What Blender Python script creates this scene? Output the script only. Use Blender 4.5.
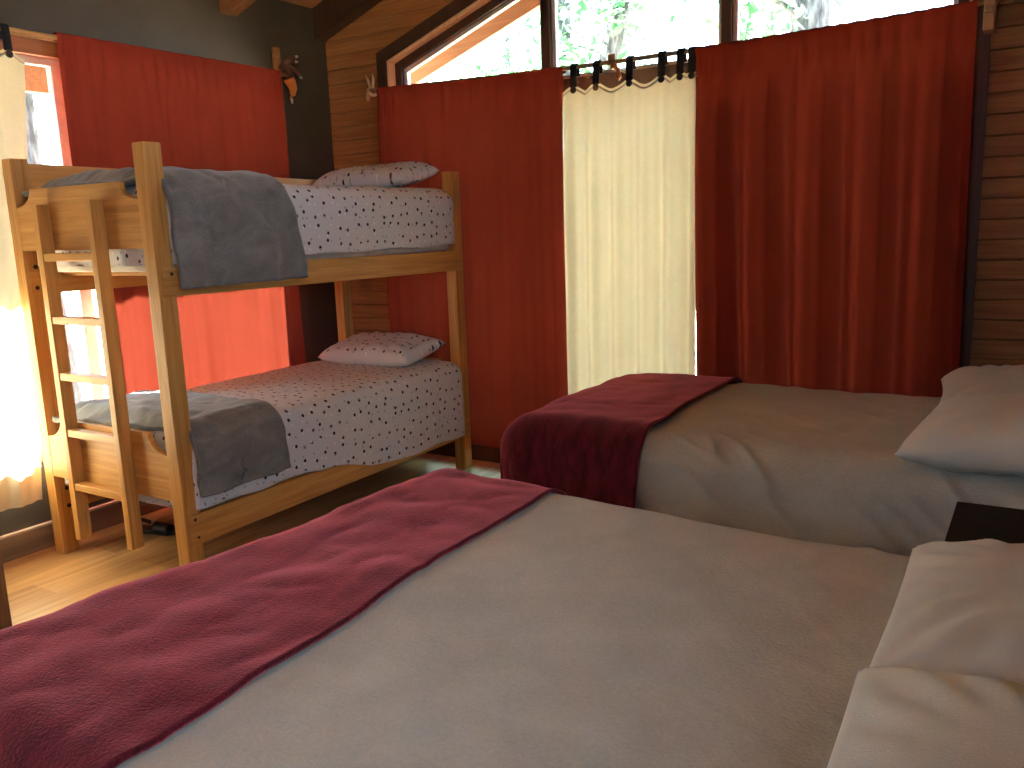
import bpy, bmesh, math, random
from mathutils import Vector, Matrix, noise, Euler

for o in list(bpy.data.objects): bpy.data.objects.remove(o)
random.seed(7)
SC = bpy.context.scene
COL = SC.collection

# ------------------------------------------------------------------ camera, sky, sun, exposure
CAM_YAW, CAM_PITCH, CAM_ROLL, CAM_F, CAM_H = 0.5594, 0.1856, -0.0358, 859.0, 1.45
cy, sy = math.cos(CAM_YAW), math.sin(CAM_YAW)
cp, sp = math.cos(CAM_PITCH), math.sin(CAM_PITCH)
cr, sr = math.cos(CAM_ROLL), math.sin(CAM_ROLL)
fwd0, right0, up0 = Vector((-sy, cy, 0)), Vector((cy, sy, 0)), Vector((0, 0, 1))
fwd = fwd0*cp - up0*sp
up1 = up0*cp + fwd0*sp
right = right0*cr + up1*sr
up = up1*cr - right0*sr
cam_data = bpy.data.cameras.new('camera')
cam_data.sensor_width = 36.0
cam_data.lens = 36.0*CAM_F/1024
cam_data.clip_start = 0.02
cam = bpy.data.objects.new('camera', cam_data)
COL.objects.link(cam)
M = Matrix(((right.x, up.x, -fwd.x, 0), (right.y, up.y, -fwd.y, 0), (right.z, up.z, -fwd.z, CAM_H), (0, 0, 0, 1)))
cam.matrix_world = M
SC.camera = cam

SC.view_settings.view_transform = 'Standard'
SC.view_settings.look = 'None'
SC.view_settings.exposure = 0.42
SC.view_settings.gamma = 1.0
SC.view_settings.use_curve_mapping = False
SC.cycles.max_bounces = 14
SC.cycles.diffuse_bounces = 8
SC.cycles.transparent_max_bounces = 24
SC.cycles.sample_clamp_indirect = 8.0
SC.cycles.caustics_reflective = False
SC.cycles.caustics_refractive = False

SKY = 8.2
world = bpy.data.worlds.new('sky')
SC.world = world
world.use_nodes = True
wn = world.node_tree.nodes; wl = world.node_tree.links
wn.clear()
wo = wn.new('ShaderNodeOutputWorld'); wb = wn.new('ShaderNodeBackground')
wb.inputs[0].default_value = (0.60, 0.80, 1.0, 1); wb.inputs[1].default_value = SKY
wl.new(wb.outputs[0], wo.inputs[0])

sun_d = bpy.data.lights.new('sun', 'SUN')
sun_d.energy = 380.0; sun_d.angle = math.radians(0.6); sun_d.color = (1.0, 0.97, 0.92)
sun = bpy.data.objects.new('sun', sun_d); COL.objects.link(sun)
SE, SA = math.radians(44.3), math.radians(10)
sdir = Vector((math.cos(SE)*math.cos(SA), math.cos(SE)*math.sin(SA), -math.sin(SE)))
sun.rotation_euler = sdir.to_track_quat('-Z', 'Y').to_euler()
sun.location = (-8, 4, 8)


def portal(name, loc, normal, sx, sy_):
    l = bpy.data.lights.new(name, 'AREA'); l.shape = 'RECTANGLE'; l.size = sx; l.size_y = sy_
    l.cycles.is_portal = True
    o = bpy.data.objects.new(name, l); COL.objects.link(o)
    o.location = loc; o.rotation_euler = Vector(normal).to_track_quat('-Z', 'Z').to_euler()


# room numbers
XL, XR, YB, YF = -3.998, 0.42, 4.30, -1.70
RIDGE_X, SLOPE, EAVE_Z = -1.92, 0.355, 2.80
def roof_z(x): return EAVE_Z + SLOPE*(abs(XL-RIDGE_X) - abs(x-RIDGE_X))
portal('portal_left', (-4.20, 2.54, 1.36), (1, 0, 0), 2.4, 1.9)
portal('portal_front', (-0.45, YF-0.2, 1.92), (0, 1, 0), 0.7, 0.95)
portal('portal_right', (XR+0.2, 0.525, 2.04), (-1, 0, 0), 1.95, 1.24)
portal('portal_side', (-4.20, -0.35, 1.86), (1, 0, 0), 2.3, 0.9)
portal('portal_back', (RIDGE_X, YB+0.22, 1.5), (0, -1, 0), 3.2, 2.9)

# ------------------------------------------------------------------ materials
def new_mat(name):
    m = bpy.data.materials.new(name); m.use_nodes = True
    nt = m.node_tree; nt.nodes.clear()
    out = nt.nodes.new('ShaderNodeOutputMaterial')
    return m, nt, out

def N(nt, typ, **kw):
    n = nt.nodes.new(typ)
    for k, v in kw.items():
        if k.startswith('i_'):
            n.inputs[int(k[2:]) if k[2:].isdigit() else k[2:].replace('_', ' ')].default_value = v
        else: setattr(n, k, v)
    return n

def ramp(nt, fac, stops):
    r = nt.nodes.new('ShaderNodeValToRGB')
    while len(r.color_ramp.elements) < len(stops): r.color_ramp.elements.new(0.5)
    for e, (p, c) in zip(r.color_ramp.elements, stops):
        e.position = p; e.color = tuple(c)+(1,) if len(c) == 3 else c
    nt.links.new(fac, r.inputs[0])
    return r.outputs[0]

def principled(nt, out, rough=0.5, spec=0.5, **kw):
    b = nt.nodes.new('ShaderNodeBsdfPrincipled')
    b.inputs['Roughness'].default_value = rough
    b.inputs['Specular IOR Level'].default_value = spec
    for k, v in kw.items(): b.inputs[k].default_value = v
    nt.links.new(b.outputs[0], out.inputs[0])
    return b

def coords(nt, scale=(1, 1, 1), kind='Object', rot=(0, 0, 0)):
    tc = nt.nodes.new('ShaderNodeTexCoord'); mp = nt.nodes.new('ShaderNodeMapping')
    mp.inputs['Scale'].default_value = scale; mp.inputs['Rotation'].default_value = rot
    nt.links.new(tc.outputs[kind], mp.inputs[0])
    return mp.outputs[0]

def bump(nt, height, strength, dist, b):
    bp = nt.nodes.new('ShaderNodeBump'); bp.inputs['Strength'].default_value = strength; bp.inputs['Distance'].default_value = dist
    nt.links.new(height, bp.inputs['Height']); nt.links.new(bp.outputs[0], b.inputs['Normal'])

def wood(name, axis, c_dark, c_mid, c_light, rough=0.45, fine=1.0, spec=0.4):
    """Wood whose grain runs along the given axis (0 x, 1 y, 2 z)."""
    m, nt, out = new_mat(name)
    s = [9*fine]*3; s[axis] = 0.55*fine
    v = coords(nt, s)
    n1 = N(nt, 'ShaderNodeTexNoise', i_Scale=2.2, i_Detail=5.0, i_Distortion=1.4); nt.links.new(v, n1.inputs['Vector'])
    s2 = [60*fine]*3; s2[axis] = 2.0*fine
    v2 = coords(nt, s2)
    n2 = N(nt, 'ShaderNodeTexNoise', i_Scale=2.0, i_Detail=3.0); nt.links.new(v2, n2.inputs['Vector'])
    mx = N(nt, 'ShaderNodeMix', data_type='FLOAT', i_0=0.35)
    nt.links.new(n1.outputs[0], mx.inputs[2]); nt.links.new(n2.outputs[0], mx.inputs[3])
    c = ramp(nt, mx.outputs[0], [(0.32, c_dark), (0.5, c_mid), (0.68, c_light)])
    b = principled(nt, out, rough, spec)
    nt.links.new(c, b.inputs['Base Color'])
    bump(nt, n2.outputs[0], 0.12, 0.002, b)
    return m

PINE = ((0.36, 0.160, 0.038), (0.52, 0.26, 0.068), (0.64, 0.36, 0.115))
pine = [wood('bunk_pine_%s' % a, i, *PINE) for i, a in enumerate('xyz')]
siding = wood('siding_pine', 0, (0.20, 0.085, 0.028), (0.29, 0.135, 0.045), (0.38, 0.19, 0.07), 0.55)
dark_trim = wood('dark_trim', 2, (0.030, 0.014, 0.010), (0.045, 0.022, 0.015), (0.06, 0.03, 0.02), 0.5)
beam_wood = wood('beam_wood', 0, (0.16, 0.065, 0.022), (0.25, 0.11, 0.04), (0.34, 0.16, 0.06), 0.5)
ceil_wood = wood('ceiling_pine', 1, (0.28, 0.13, 0.04), (0.38, 0.19, 0.065), (0.46, 0.25, 0.09), 0.5)
jamb_wood = wood('pale_jamb', 2, (0.62, 0.42, 0.23), (0.72, 0.50, 0.29), (0.80, 0.58, 0.35), 0.45)
red_wood = wood('red_brown_wood', 1, (0.22, 0.075, 0.03), (0.30, 0.11, 0.045), (0.38, 0.15, 0.06), 0.45)
fascia_wood = wood('fascia_timber', 0, (0.15, 0.080, 0.052), (0.20, 0.108, 0.070), (0.24, 0.135, 0.09), 0.7)
nightstand_wood = wood('espresso_wood', 0, (0.010, 0.007, 0.006), (0.016, 0.011, 0.009), (0.022, 0.016, 0.013), 0.75, spec=0.2)
rod_wood = wood('rod_wood', 0, (0.20, 0.13, 0.06), (0.30, 0.20, 0.10), (0.40, 0.28, 0.14), 0.45)
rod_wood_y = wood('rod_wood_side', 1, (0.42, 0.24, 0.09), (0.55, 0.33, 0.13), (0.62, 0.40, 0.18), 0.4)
post_wood = wood('brown_post', 2, (0.16, 0.08, 0.035), (0.24, 0.125, 0.055), (0.32, 0.17, 0.08), 0.5)

def plain(name, c, rough=0.5, metal=0.0, spec=0.5):
    m, nt, out = new_mat(name)
    b = principled(nt, out, rough, spec, Metallic=metal)
    v = coords(nt)
    n = N(nt, 'ShaderNodeTexNoise', i_Scale=14.0, i_Detail=3.0); nt.links.new(v, n.inputs['Vector'])
    lo = tuple(x*0.88 for x in c); hi = tuple(min(1, x*1.1) for x in c)
    nt.links.new(ramp(nt, n.outputs[0], [(0.35, lo), (0.65, hi)]), b.inputs['Base Color'])
    return m

aluminium = plain('white_aluminium', (0.62, 0.62, 0.62), 0.4, 0.2)
bolt_metal = plain('bolt_metal', (0.06, 0.045, 0.035), 0.4, 0.8)
black_cloth = plain('black_cloth', (0.010, 0.010, 0.012), 0.9)
button_dark = plain('dark_button', (0.030, 0.018, 0.012), 0.35)
pale_carving = plain('pale_carving', (0.62, 0.50, 0.30), 0.5)
dark_carving = plain('dark_carving', (0.09, 0.03, 0.016), 0.35)
orange_carving = plain('orange_carving', (0.55, 0.18, 0.035), 0.3)
white_paint = plain('white_paint', (0.75, 0.72, 0.68), 0.5)
stone_strip = plain('pale_strip', (0.55, 0.46, 0.38), 0.5)
black_rubber = plain('black_rubber', (0.008, 0.008, 0.010), 0.5)
mattress_white = plain('white_mattress', (0.60, 0.56, 0.50), 0.9)
bark = None

def stucco():
    m, nt, out = new_mat('charcoal_plaster')
    v = coords(nt)
    n = N(nt, 'ShaderNodeTexNoise', i_Scale=3.0, i_Detail=6.0); nt.links.new(v, n.inputs['Vector'])
    n2 = N(nt, 'ShaderNodeTexNoise', i_Scale=90.0, i_Detail=3.0); nt.links.new(v, n2.inputs['Vector'])
    b = principled(nt, out, 0.42, 0.45)
    nt.links.new(ramp(nt, n.outputs[0], [(0.3, (0.034, 0.030, 0.023)), (0.7, (0.054, 0.047, 0.036))]), b.inputs['Base Color'])
    bump(nt, n2.outputs[0], 0.25, 0.003, b)
    return m
charcoal = stucco()

def floor_mat(name, c1, c2, scale_rot):
    m, nt, out = new_mat(name)
    v = coords(nt, (1, 1, 1), 'Object', scale_rot)
    br = N(nt, 'ShaderNodeTexBrick', i_Scale=1.0)
    br.offset = 0.42; br.inputs['Brick Width'].default_value = 0.92; br.inputs['Row Height'].default_value = 0.19
    br.inputs['Mortar Size'].default_value = 0.0022; br.inputs['Mortar Smooth'].default_value = 0.2
    br.inputs['Color1'].default_value = (0.35, 0.35, 0.35, 1); br.inputs['Color2'].default_value = (0.68, 0.68, 0.68, 1)
    br.inputs['Mortar'].default_value = (0.85, 0.85, 0.85, 1)
    nt.links.new(v, br.inputs['Vector'])
    mp = N(nt, 'ShaderNodeMapping'); mp.inputs['Scale'].default_value = (0.9, 11, 11); nt.links.new(v, mp.inputs[0])
    n = N(nt, 'ShaderNodeTexNoise', i_Scale=1.8, i_Detail=6.0, i_Distortion=1.2); nt.links.new(mp.outputs[0], n.inputs['Vector'])
    mx = N(nt, 'ShaderNodeMix', data_type='RGBA', blend_type='MIX', i_0=0.45)
    nt.links.new(n.outputs[0], mx.inputs[6]); nt.links.new(br.outputs[0], mx.inputs[7])
    c = ramp(nt, mx.outputs[2], [(0.36, c1), (0.52, c2), (0.66, tuple(min(1, x*1.35) for x in c2))])
    b = principled(nt, out, 0.38, 0.5); nt.links.new(c, b.inputs['Base Color'])
    bump(nt, br.outputs[1], -0.2, 0.002, b)
    return m
floor_wood = floor_mat('floor_wood_tile', (0.24, 0.120, 0.045), (0.42, 0.235, 0.10), (0, 0, math.pi/2))
base_wood = floor_mat('baseboard_tile', (0.10, 0.065, 0.04), (0.19, 0.125, 0.075), (0, 0, math.pi/2))

def curtain_mat(name, dif, tra, f, weave=900):
    m, nt, out = new_mat(name)
    v = coords(nt)
    n = N(nt, 'ShaderNodeTexNoise', i_Scale=5.0, i_Detail=3.0); nt.links.new(v, n.inputs['Vector'])
    mp = N(nt, 'ShaderNodeMapping'); mp.inputs['Scale'].default_value = (60, 60, 400); nt.links.new(v, mp.inputs[0])
    n2 = N(nt, 'ShaderNodeTexNoise', i_Scale=1.0, i_Detail=2.0); nt.links.new(mp.outputs[0], n2.inputs['Vector'])
    mx = N(nt, 'ShaderNodeMix', data_type='FLOAT', i_0=0.5)
    nt.links.new(n.outputs[0], mx.inputs[2]); nt.links.new(n2.outputs[0], mx.inputs[3])
    cd = ramp(nt, mx.outputs[0], [(0.35, tuple(x*0.88 for x in dif)), (0.65, dif)])
    ct = ramp(nt, mx.outputs[0], [(0.35, tuple(x*0.9 for x in tra)), (0.65, tra)])
    d = N(nt, 'ShaderNodeBsdfDiffuse'); t = N(nt, 'ShaderNodeBsdfTranslucent')
    ms = N(nt, 'ShaderNodeMixShader', i_0=f)
    nt.links.new(cd, d.inputs[0]); nt.links.new(ct, t.inputs[0])
    nt.links.new(d.outputs[0], ms.inputs[1]); nt.links.new(t.outputs[0], ms.inputs[2])
    nt.links.new(ms.outputs[0], out.inputs[0])
    return m
red_cloth = curtain_mat('red_curtain_cloth', (0.265, 0.039, 0.024), (0.46, 0.080, 0.042), 0.0175)
cream_cloth = curtain_mat('cream_curtain_cloth', (0.72, 0.65, 0.46), (0.80, 0.73, 0.51), 0.165)

hem_cloth = plain('pale_hem_cloth', (0.50, 0.42, 0.37), 0.8)

def fleece(name, c, sheen, tint, bscale=260, bstr=0.25, var=0.12, rough=0.9, streak=False):
    m, nt, out = new_mat(name)
    v = coords(nt)
    n = N(nt, 'ShaderNodeTexNoise', i_Scale=6.0, i_Detail=5.0, i_Distortion=0.6); nt.links.new(v, n.inputs['Vector'])
    n2 = N(nt, 'ShaderNodeTexNoise', i_Scale=float(bscale), i_Detail=3.0); nt.links.new(v, n2.inputs['Vector'])
    mx = N(nt, 'ShaderNodeMix', data_type='FLOAT', i_0=0.4)
    nt.links.new(n.outputs[0], mx.inputs[2]); nt.links.new(n2.outputs[0], mx.inputs[3])
    if streak:      # brushed nap: streaks running one way
        mp = N(nt, 'ShaderNodeMapping'); mp.inputs['Scale'].default_value = (30, 6, 10); mp.inputs['Rotation'].default_value = (0, 0, 0.3)
        nt.links.new(v, mp.inputs[0])
        n3 = N(nt, 'ShaderNodeTexNoise', i_Scale=1.0, i_Detail=6.0, i_Distortion=0.8); nt.links.new(mp.outputs[0], n3.inputs['Vector'])
        nt.links.new(n3.outputs[0], mx.inputs[2])
    b = principled(nt, out, rough, 0.15)
    nt.links.new(ramp(nt, mx.outputs[0], [(0.35, tuple(x*(1-var) for x in c)), (0.65, tuple(x*(1+var) for x in c))]), b.inputs['Base Color'])
    b.inputs['Sheen Weight'].default_value = sheen; b.inputs['Sheen Roughness'].default_value = 0.45
    b.inputs['Sheen Tint'].default_value = tuple(tint)+(1,)
    bump(nt, n2.outputs[0], bstr, 0.004, b)
    return m
beige_fleece = fleece('beige_fleece', (0.425, 0.440, 0.410), 0.25, (0.9, 0.88, 0.85), 120, 0.5, var=0.11)
pillow_fleece = fleece('pale_beige_fleece', (0.575, 0.60, 0.585), 0.25, (0.95, 0.93, 0.9), var=0.05)
burgundy = fleece('burgundy_plush', (0.066, 0.0045, 0.011), 0.95, (0.90, 0.22, 0.26), 180, 0.6, 0.75, streak=True)
gray_plush = fleece('gray_plush', (0.175, 0.178, 0.172), 0.5, (0.75, 0.8, 0.85), 180, 0.5, 0.3, streak=True)

def dotted(name):
    m, nt, out = new_mat(name)
    tc = N(nt, 'ShaderNodeTexCoord')
    b = principled(nt, out, 0.8, 0.2)
    base = (0.63, 0.64, 0.675)
    prev = None
    for sc, rad, cols, rnd in ((15.0, 0.125, [(0.0, (0.02, 0.02, 0.04)), (0.55, (0.10, 0.09, 0.11)), (0.8, (0.02, 0.02, 0.03))], 0.62),
                               (20.0, 0.12, [(0.0, (0.80, 0.80, 0.80)), (0.4, (0.42, 0.38, 0.38)), (0.75, (0.62, 0.48, 0.46))], 0.62)):
        mp = N(nt, 'ShaderNodeMapping'); mp.inputs['Location'].default_value = (sc*0.37, sc*0.11, 0)
        nt.links.new(tc.outputs['UV'], mp.inputs[0])
        vo = N(nt, 'ShaderNodeTexVoronoi', voronoi_dimensions='2D'); vo.inputs['Scale'].default_value = sc; vo.inputs['Randomness'].default_value = rnd
        nt.links.new(mp.outputs[0], vo.inputs['Vector'])
        lt = N(nt, 'ShaderNodeMath', operation='LESS_THAN'); lt.inputs[1].default_value = rad
        nt.links.new(vo.outputs['Distance'], lt.inputs[0])
        sx = N(nt, 'ShaderNodeSeparateColor'); nt.links.new(vo.outputs['Color'], sx.inputs[0])
        cr_ = nt.nodes.new('ShaderNodeValToRGB'); cr_.color_ramp.interpolation = 'CONSTANT'
        while len(cr_.color_ramp.elements) < len(cols): cr_.color_ramp.elements.new(0.5)
        for e, (p, c) in zip(cr_.color_ramp.elements, cols): e.position = p; e.color = c+(1,)
        nt.links.new(sx.outputs[0], cr_.inputs[0])
        mx = N(nt, 'ShaderNodeMix', data_type='RGBA')
        nt.links.new(lt.outputs[0], mx.inputs[0])
        if prev is None: mx.inputs[6].default_value = base+(1,)
        else: nt.links.new(prev, mx.inputs[6])
        nt.links.new(cr_.outputs[0], mx.inputs[7])
        prev = mx.outputs[2]
    nt.links.new(prev, b.inputs['Base Color'])
    return m
dot_cloth = dotted('dotted_cotton')

def glass_mat():
    m, nt, out = new_mat('window_glass')
    t = N(nt, 'ShaderNodeBsdfTransparent'); g = N(nt, 'ShaderNodeBsdfGlossy'); g.inputs['Roughness'].default_value = 0.02
    t.inputs[0].default_value = (0.96, 0.97, 0.97, 1)
    f = N(nt, 'ShaderNodeFresnel'); f.inputs[0].default_value = 1.3
    ms = N(nt, 'ShaderNodeMixShader')
    nt.links.new(f.outputs[0], ms.inputs[0]); nt.links.new(t.outputs[0], ms.inputs[1]); nt.links.new(g.outputs[0], ms.inputs[2])
    nt.links.new(ms.outputs[0], out.inputs[0])
    return m
glass = glass_mat()

def bark_mat():
    m, nt, out = new_mat('pine_bark')
    v = coords(nt, (6, 6, 1.6))
    n = N(nt, 'ShaderNodeTexNoise', i_Scale=3.0, i_Detail=6.0); nt.links.new(v, n.inputs['Vector'])
    b = principled(nt, out, 0.9, 0.2)
    nt.links.new(ramp(nt, n.outputs[0], [(0.38, (0.018, 0.022, 0.030)), (0.62, (0.075, 0.088, 0.112))]), b.inputs['Base Color'])
    bump(nt, n.outputs[0], 0.6, 0.03, b)
    return m
bark = bark_mat()

def leaf_mat():
    m, nt, out = new_mat('leaf_green')
    v = coords(nt)
    n = N(nt, 'ShaderNodeTexNoise', i_Scale=2.5, i_Detail=3.0); nt.links.new(v, n.inputs['Vector'])
    c = ramp(nt, n.outputs[0], [(0.35, (0.035, 0.13, 0.06)), (0.65, (0.12, 0.30, 0.14))])
    d = N(nt, 'ShaderNodeBsdfDiffuse'); t = N(nt, 'ShaderNodeBsdfTranslucent'); ms = N(nt, 'ShaderNodeMixShader', i_0=0.5)
    nt.links.new(c, d.inputs[0]); nt.links.new(c, t.inputs[0])
    nt.links.new(d.outputs[0], ms.inputs[1]); nt.links.new(t.outputs[0], ms.inputs[2]); nt.links.new(ms.outputs[0], out.inputs[0])
    return m
leaf = leaf_mat()

def ground_mat():
    m, nt, out = new_mat('forest_ground')
    v = coords(nt)
    n = N(nt, 'ShaderNodeTexNoise', i_Scale=1.3, i_Detail=6.0); nt.links.new(v, n.inputs['Vector'])
    b = principled(nt, out, 0.95, 0.1)
    nt.links.new(ramp(nt, n.outputs[0], [(0.35, (0.20, 0.15, 0.09)), (0.65, (0.40, 0.33, 0.22))]), b.inputs['Base Color'])
    return m
earth = ground_mat()

# ------------------------------------------------------------------ mesh helpers
def empty(name, loc, label=None, cat=None, group=None, kind=None, parent=None, rz=0.0):
    o = bpy.data.objects.new(name, None); COL.objects.link(o)
    o.empty_display_size = 0.1
    o.location = loc; o.rotation_euler = (0, 0, rz)
    if parent is not None: o.parent = parent
    tag(o, label, cat, group, kind)
    return o

def tag(o, label=None, cat=None, group=None, kind=None):
    if label: o['label'] = label
    if cat: o['category'] = cat
    if group: o['group'] = group
    if kind: o['kind'] = kind
    return o

def world_of(o):
    v = Vector((0, 0, 0))
    while o is not None:
        v = v + Vector(o.location); o = o.parent
    return v

def obj(name, bm, mat, parent=None, smooth=False, origin=None, local=False):
    """Link a bmesh given in world coordinates as one object; its origin goes to the parent's base or to `origin`."""
    off = Vector((0, 0, 0))
    if not local:
        pw = world_of(parent) if parent is not None else Vector((0, 0, 0))
        base = Vector(origin) if origin is not None else pw
        for v in bm.verts: v.co -= base
        off = base - pw
    me = bpy.data.meshes.new(name)
    bmesh.ops.recalc_face_normals(bm, faces=bm.faces)
    bm.to_mesh(me); bm.free()
    mats = mat if isinstance(mat, (list, tuple)) else [mat]
    for m in mats: me.materials.append(m)
    if smooth:
        for p in me.polygons: p.use_smooth = True
    o = bpy.data.objects.new(name, me); COL.objects.link(o)
    if parent is not None: o.parent = parent
    o.location = off
    return o

def box(bm, lo, hi, bev=0.0, seg=2, mi=0):
    lo = Vector(lo); hi = Vector(hi)
    vs = [bm.verts.new((x, y, z)) for x in (lo.x, hi.x) for y in (lo.y, hi.y) for z in (lo.z, hi.z)]
    fs = [(0, 1, 3, 2), (4, 6, 7, 5), (0, 4, 5, 1), (2, 3, 7, 6), (0, 2, 6, 4), (1, 5, 7, 3)]
    faces = [bm.faces.new([vs[i] for i in f]) for f in fs]
    for f in faces: f.material_index = mi
    if bev > 0:
        es = list({e for f in faces for e in f.edges})
        bmesh.ops.bevel(bm, geom=es, offset=bev, segments=seg, affect='EDGES', profile=0.6)
    return bm

def mk(lo, hi, bev=0.0, seg=2):
    return box(bmesh.new(), lo, hi, bev, seg)

def prism(bm, pts, axis, a, b, bev=0.0):
    """Extrude a 2D outline (given in the two other axes) from a to b along the axis."""
    def P(p, t):
        q = [0, 0, 0]; o = [i for i in range(3) if i != axis]
        q[o[0]], q[o[1]] = p; q[axis] = t
        return q
    n = len(pts)
    A = [bm.verts.new(P(p, a)) for p in pts]; B = [bm.verts.new(P(p, b)) for p in pts]
    fs = [bm.faces.new(A), bm.faces.new(B[::-1])]
    for i in range(n): fs.append(bm.faces.new((A[i], B[i], B[(i+1) % n], A[(i+1) % n])))
    if bev > 0:
        es = list({e for f in fs[:2] for e in f.edges})
        bmesh.ops.bevel(bm, geom=es, offset=bev, segments=2, affect='EDGES', profile=0.6)
    return bm

def ring_prism(bm, outer, inner, axis, a, b):
    """A frame: outline minus hole, both with the same number of points."""
    def P(p, t):
        q = [0, 0, 0]; o = [i for i in range(3) if i != axis]
        q[o[0]], q[o[1]] = p; q[axis] = t
        return q
    n = len(outer)
    OA = [bm.verts.new(P(p, a)) for p in outer]; OB = [bm.verts.new(P(p, b)) for p in outer]
    IA = [bm.verts.new(P(p, a)) for p in inner]; IB = [bm.verts.new(P(p, b)) for p in inner]
    for i in range(n):
        j = (i+1) % n
        bm.faces.new((OA[i], OA[j], IA[j], IA[i])); bm.faces.new((OB[i], IB[i], IB[j], OB[j]))
        bm.faces.new((OA[i], OB[i], OB[j], OA[j])); bm.faces.new((IA[i], IA[j], IB[j], IB[i]))
    return bm

def tube(bm, pts, radii, n=12, caps=True):
    pts = [Vector(p) for p in pts]
    if not isinstance(radii, (list, tuple)): radii = [radii]*len(pts)
    rings = []
    up_ = Vector((0.13, 0.31, 0.94)).normalized()
    for i, p in enumerate(pts):
        t = (pts[min(i+1, len(pts)-1)] - pts[max(i-1, 0)]).normalized()
        a = t.cross(up_)
        if a.length < 1e-3: a = t.cross(Vector((1, 0, 0)))
        a.normalize(); b = t.cross(a)
        rings.append([bm.verts.new(p + (a*math.cos(2*math.pi*k/n) + b*math.sin(2*math.pi*k/n))*radii[i]) for k in range(n)])
    for r0, r1 in zip(rings, rings[1:]):
        for k in range(n): bm.faces.new((r0[k], r0[(k+1) % n], r1[(k+1) % n], r1[k]))
    if caps:
        bm.faces.new(rings[0][::-1]); bm.faces.new(rings[-1])
    return bm

def blob(bm, c, r, rot=(0, 0, 0), sub=3):
    m = Matrix.Translation(Vector(c)) @ Euler(rot).to_matrix().to_4x4() @ Matrix.Diagonal((r[0], r[1], r[2], 1))
    bmesh.ops.create_icosphere(bm, subdivisions=sub, radius=1.0, matrix=m)
    return bm

def grid(bm, nu, nv, fn, uvfn=None, close_u=False):
    vs = [[bm.verts.new(fn(i/nu, j/nv)) for j in range(nv+1)] for i in range(nu+1)]
    uv = bm.loops.layers.uv.verify() if uvfn else None
    for i in range(nu):
        for j in range(nv):
            f = bm.faces.new((vs[i][j], vs[i+1][j], vs[i+1][j+1], vs[i][j+1]))
            if uv:
                for l, (a, b) in zip(f.loops, ((i, j), (i+1, j), (i+1, j+1), (i, j+1))):
                    l[uv].uv = uvfn(a/nu, b/nv)
    return vs

def solidify(o, t, offset=-1):
    m = o.modifiers.new('thickness', 'SOLIDIFY'); m.thickness = t; m.offset = offset
    return o

def subsurf(o, n=1):
    m = o.modifiers.new('smooth', 'SUBSURF'); m.levels = n; m.render_levels = n
    return o

def lerp(a, b, t): return a + (b-a)*t
def sstep(a, b, x):
    t = max(0.0, min(1.0, (x-a)/(b-a))); return t*t*(3-2*t)
def nz(x, y, z=0.0): return noise.noise(Vector((x, y, z)))

# ------------------------------------------------------------------ the room
def structure(name, bm, mat, parent=None, origin=None):
    o = obj(name, bm, mat, parent, origin=origin)
    if parent is None: o['kind'] = 'structure'
    return o

structure('floor', mk((XL-0.18, YF-0.15, -0.12), (XR+0.15, YB+0.18, 0.0)), floor_wood)

# left wall with its window opening
WY0, WY1, WZ0, WZ1 = 1.36, 3.72, 0.42, 2.30
VY0, VY1, VZ0, VZ1 = -1.50, 0.80, 1.42, 2.30  # opening of a window added out of view for side daylight
bm = bmesh.new()
box(bm, (XL-0.16, YF-0.15, 0), (XL, VY0, 2.82)); box(bm, (XL-0.16, VY1, 0), (XL, WY0, 2.82)); box(bm, (XL-0.16, VY0, 0), (XL, VY1, VZ0)); box(bm, (XL-0.16, VY0, VZ1), (XL, VY1, 2.82)); box(bm, (XL-0.16, WY1, 0), (XL, YB+0.16, 2.82))
box(bm, (XL-0.16, WY0, 0), (XL, WY1, WZ0)); box(bm, (XL-0.16, WY0, WZ1), (XL, WY1, 2.82))
structure('wall_left', bm, charcoal)

# back wall: pine boards with grooves, cut around the gable window
OX0, OX1, OZ0 = -3.50, -0.34, 0.16
def open_z(x): return 2.44 + SLOPE*(abs(OX0-RIDGE_X) - abs(x-RIDGE_X))
bm = bmesh.new()
pitch = 0.087
z = 0.0; k = 0
while z < 3.6:
    z1 = z + pitch
    def seg(xa, xb):
        if xb - xa < 0.02: return
        g = 0.005
        pts = [(YB, z+g*0.9), (YB, z1-g*0.9), (YB+0.008, z1), (YB+0.03, z1), (YB+0.03, z), (YB+0.008, z)]
        prism(bm, pts, 0, xa, xb)
    def at_roof(zz):   # half-width of the gable at height zz
        return (roof_z(RIDGE_X)+0.03 - zz)/SLOPE
    hw = min(at_roof(z1), 9)
    xa, xb = max(XL, RIDGE_X-hw-0.05), min(XR, RIDGE_X+hw+0.05)
    if z1 <= OZ0: seg(xa, xb)
    else:
        ho = (open_z(RIDGE_X) - z)/SLOPE
        l_, r_ = max(OX0, RIDGE_X-ho), min(OX1, RIDGE_X+ho)
        if l_ < r_: seg(xa, l_-0.03 if l_ <= OX0 else l_); seg(r_+0.03 if r_ >= OX1 else r_, xb)
        else: seg(xa, xb)
    z = z1; k += 1
structure('wall_back', bm, siding)
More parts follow.
